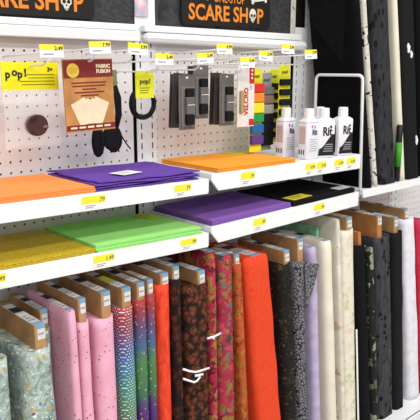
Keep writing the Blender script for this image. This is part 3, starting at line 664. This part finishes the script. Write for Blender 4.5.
bolt('blacksolid', 'plain black bolt right of the ivory green print', 43.9, 2.1, top=-11.0, fab=-12.6, lean_x=-.03, seed=24, card_t=.6, cardm='card_or', label=False)
bolt('blackfloral', 'narrow black bolt with pale leaf print between two black bolts', 45.6, 1.25, top=-13.4, covered=True, lean_x=-.03, seed=25, wave=.05, label=False)
bolt('tuft', 'charcoal tufted lace bolt under an orange-brown board', 49.75, 3.4, top=-9.55, fab=-12.4, lean_x=-.01, seed=26, cardm='card_or', card_t=1.1, card_off=-.7)
bolt('shag', 'shaggy black bolt left of the white plush bolt', 52.8, 2.4, top=-10.4, fab=-12.4, lean_x=.0, seed=27, wave=.12, card_off=-.3)
bolt('whitefur', 'white plush bolt standing at the right', 55.95, 2.9, top=-9.6, fab=-11.0, lean_x=-.05, seed=28, wave=.12, card_t=.8, card_off=-.5)
bolt('red', 'thin red bolt just behind the white plush bolt', 56.65, .5, top=-11.9, covered=True, lean_x=-.05, seed=29, wave=.01, label=False)
bolt('crimson', 'crimson pink bolt at the far right edge', 60.7, 3.6, top=-12.2, covered=True, lean_x=-.05, seed=30, label=False)
# lace corner, clips and plastic strip
def flap(mb_pts, th, m, name, parent, lx=0):
    mb_pts = [(x+lx*z, y+LEAN*z, z) for x, y, z in mb_pts]
    n = len(mb_pts); mb = MB(); mb.add([p for p in mb_pts]+[(p[0], p[1]+th, p[2]) for p in mb_pts], [tuple(range(n))[::-1], tuple(range(n, 2*n))]+[(i, (i+1) % n, n+(i+1) % n, n+i) for i in range(n)])
    return mb.obj(name, m, parent)
flap([(.6, -.12, 25.6), (1.6, -.35, 25.3), (2.7, -.6, 25.0), (2.3, -.5, 23.6), (1.6, -.3, 21.8), (.7, -.12, 20.0)], .03, 'lace', 'loose_corner', lc)
mb = MB()
for dz, L in ((0, 1.35), (-1.15, .85)):
    mb.tube([(-1.3, -.22, 17.4+dz), (-1.3+L*.6, -.25, 17.15+dz), (-1.3+L, -.25, 17.05+dz), (-1.3+L+.35, -.24, 17.25+dz)], .10, 8)
o = mb
cl = thing('plastic_clip', 'pair of white plastic clips hooked across the rust rose print bolt', 'clip', (11.75, -11.5, -18.9))
MB().tube([(0, 0, 0), (.75, -.03, -.45), (1.5, -.05, -.8), (2.1, -.05, -.9), (3.4, -.03, -1.0)], .11, 8).obj('clip_arm', 'wire', cl, True)
MB().tube([(0, -.03, -1.0), (.8, -.05, -1.5), (1.4, -.06, -1.85), (1.8, -.06, -1.8), (2.15, -.06, -1.5)], .11, 8).obj('clip_arm', 'wire', cl, True)
MB().tube([(1.5, -.06, -1.2), (2.0, -.06, -1.3), (2.5, -.06, -1.35)], .13, 8).obj('clip_joint', 'wire', cl, True)
cl = thing('plastic_clip', 'small white plastic clip on the edge of the pink floral bolt', 'clip', (15.1, -11.3, -16.8))
MB().tube([(0, 0, 0), (.9, -.06, -.02), (1.8, -.04, .05)], .11, 8).obj('clip_arm', 'wire', cl, True); MB().tube([(.6, -.06, -.02), (.9, -.08, -.3)], .1, 8).obj('clip_joint', 'wire', cl, True)
st = MB().prism(roundrect(-.12, .12, 0, 14.8, .11), 'y', -.08, .02).obj('plastic_strip', 'wire', local=True, loc=(40.95, -12.5, -37.95), rot=(-math.atan(LEAN), 0, 0)); tag(st, 'white plastic strip standing on the edge of the ivory green print bolt', 'plastic strip')

# bolts standing on the right-hand shelf
kw = dict(zbase=-5.38, top=22.3, yb=-10.05, depth=7.3, group='tall bolts on the right-hand shelf', label=False)
u1 = bolt('velvet', 'tall black velvet bolt with a folded corner, behind the wire divider', 45.05, 1.6, lean_x=-.085, covered=True, seed=40, wave=.02, **kw)
flap([(-.86, 1.2, 23.2), (-.9, 7.4, 26.3), (-.88, 6.6, 20.5), (-.86, 2.2, 15.2)], .02, 'blacksolid', 'folded_corner', u1, -.085)
bolt('birch', 'narrow white bolt with black bark-like marks beside black velvet', 46.15, .9, lean_x=-.085, covered=True, seed=41, wave=.04, **kw)
bolt('spotlace', 'charcoal lace bolt with black oval spots right of the white marked bolt', 50.55, 3.7, lean_x=-.062, covered=True, seed=42, wave=.06, **kw)
bolt('ivory', 'tall slim ivory bolt between charcoal lace and black print bolts', 52.75, 1.1, lean_x=-.065, covered=True, seed=43, wave=.02, **kw)
t = thing('ribbon_roll', 'small black roll with a green paper band beside the slim ivory bolt', 'roll', (51.12, -9.55, -5.36), None)
rr = lambda r, z: [(r*math.cos(2*math.pi*i/18), r*math.sin(2*math.pi*i/18), z) for i in range(18)]
MB().rings([rr(.4, 0), rr(.4, 7.4), rr(.32, 7.5)]).obj('roll', 'black', t, True); MB().rings([rr(.43, 2.0), rr(.43, 5.2)]).obj('paper_band', 'greenband', t, True)
gb = bolt('ghost', 'black bolt with white printed shapes at the top right edge', 56.4, 3.5, lean_x=-.05, covered=True, seed=44, wave=.04, **kw)
for n_, (px, pz, sx_, sz_) in enumerate(((-.35, 17.4, .3, .6), (.3, 16.6, .22, .45), (.95, 5.2, .22, .6))):
    pts = [(px+sx_*math.cos(2*math.pi*i/18)*(1+.25*math.sin(5*2*math.pi*i/18+n_)), pz+sz_*math.sin(2*math.pi*i/18)*(1+.2*math.cos(3*2*math.pi*i/18))) for i in range(18)]
    mb = MB().prism(pts, 'y', -.13, .25); mb.v = [(x-.05*z, y+LEAN*z, z) for x, y, z in mb.v]; mb.obj('white_print', 'tagwhite', gb)
bolt('velvet', 'plain black bolt beyond the white-shape print at the right edge', 60.2, 3.4, lean_x=-.05, covered=True, seed=45, wave=.04, **kw)

# ------------------------------------------------------------------ light: ceiling strips of the store and soft ambient
def area(loc, sx, sy, power, col=(1, .985, .96)):
    l = bpy.data.lights.new('ceiling_strip', 'AREA'); l.shape = 'RECTANGLE'; l.size = sx; l.size_y = sy; l.energy = power; l.color = col
    o = bpy.data.objects.new('ceiling_strip', l); C.objects.link(o); o.location = loc
    return o
for y, p in ((-.95, 22), (-2.6, 60), (-4.6, 60)):
    for x in (-1.2, 1.4): area((x, y, 3.2), 2.4, .25, p)
w = bpy.data.worlds.new('world'); bpy.context.scene.world = w; w.use_nodes = True
w.node_tree.nodes['Background'].inputs[0].default_value = (1, .985, .97, 1); w.node_tree.nodes['Background'].inputs[1].default_value = .42

# ------------------------------------------------------------------ camera
cam = bpy.data.cameras.new('camera'); co = bpy.data.objects.new('camera', cam); C.objects.link(co)
yaw, pitch, roll = .7443, .2185, .0015
cy, sy, cp, sp = math.cos(yaw), math.sin(yaw), math.cos(pitch), math.sin(pitch)
F = Vector((sy*cp, cy*cp, -sp)); R = Vector((cy, -sy, 0)); U = R.cross(F)
R2 = R*math.cos(roll)+U*math.sin(roll); U2 = U*math.cos(roll)-R*math.sin(roll)
mt = Matrix((R2, U2, -F)).transposed().to_4x4(); mt.translation = P(-25.4336, -55.6864, 9.6454); co.matrix_world = mt
cam.sensor_width = 36; cam.lens = 36*647.54/420; cam.clip_start = .05; cam.clip_end = 50
sc = bpy.context.scene; sc.camera = co
vs = sc.view_settings; vs.view_transform = 'Standard'; vs.look = 'None'; vs.gamma = 1; vs.use_curve_mapping = False; vs.exposure = -0.08
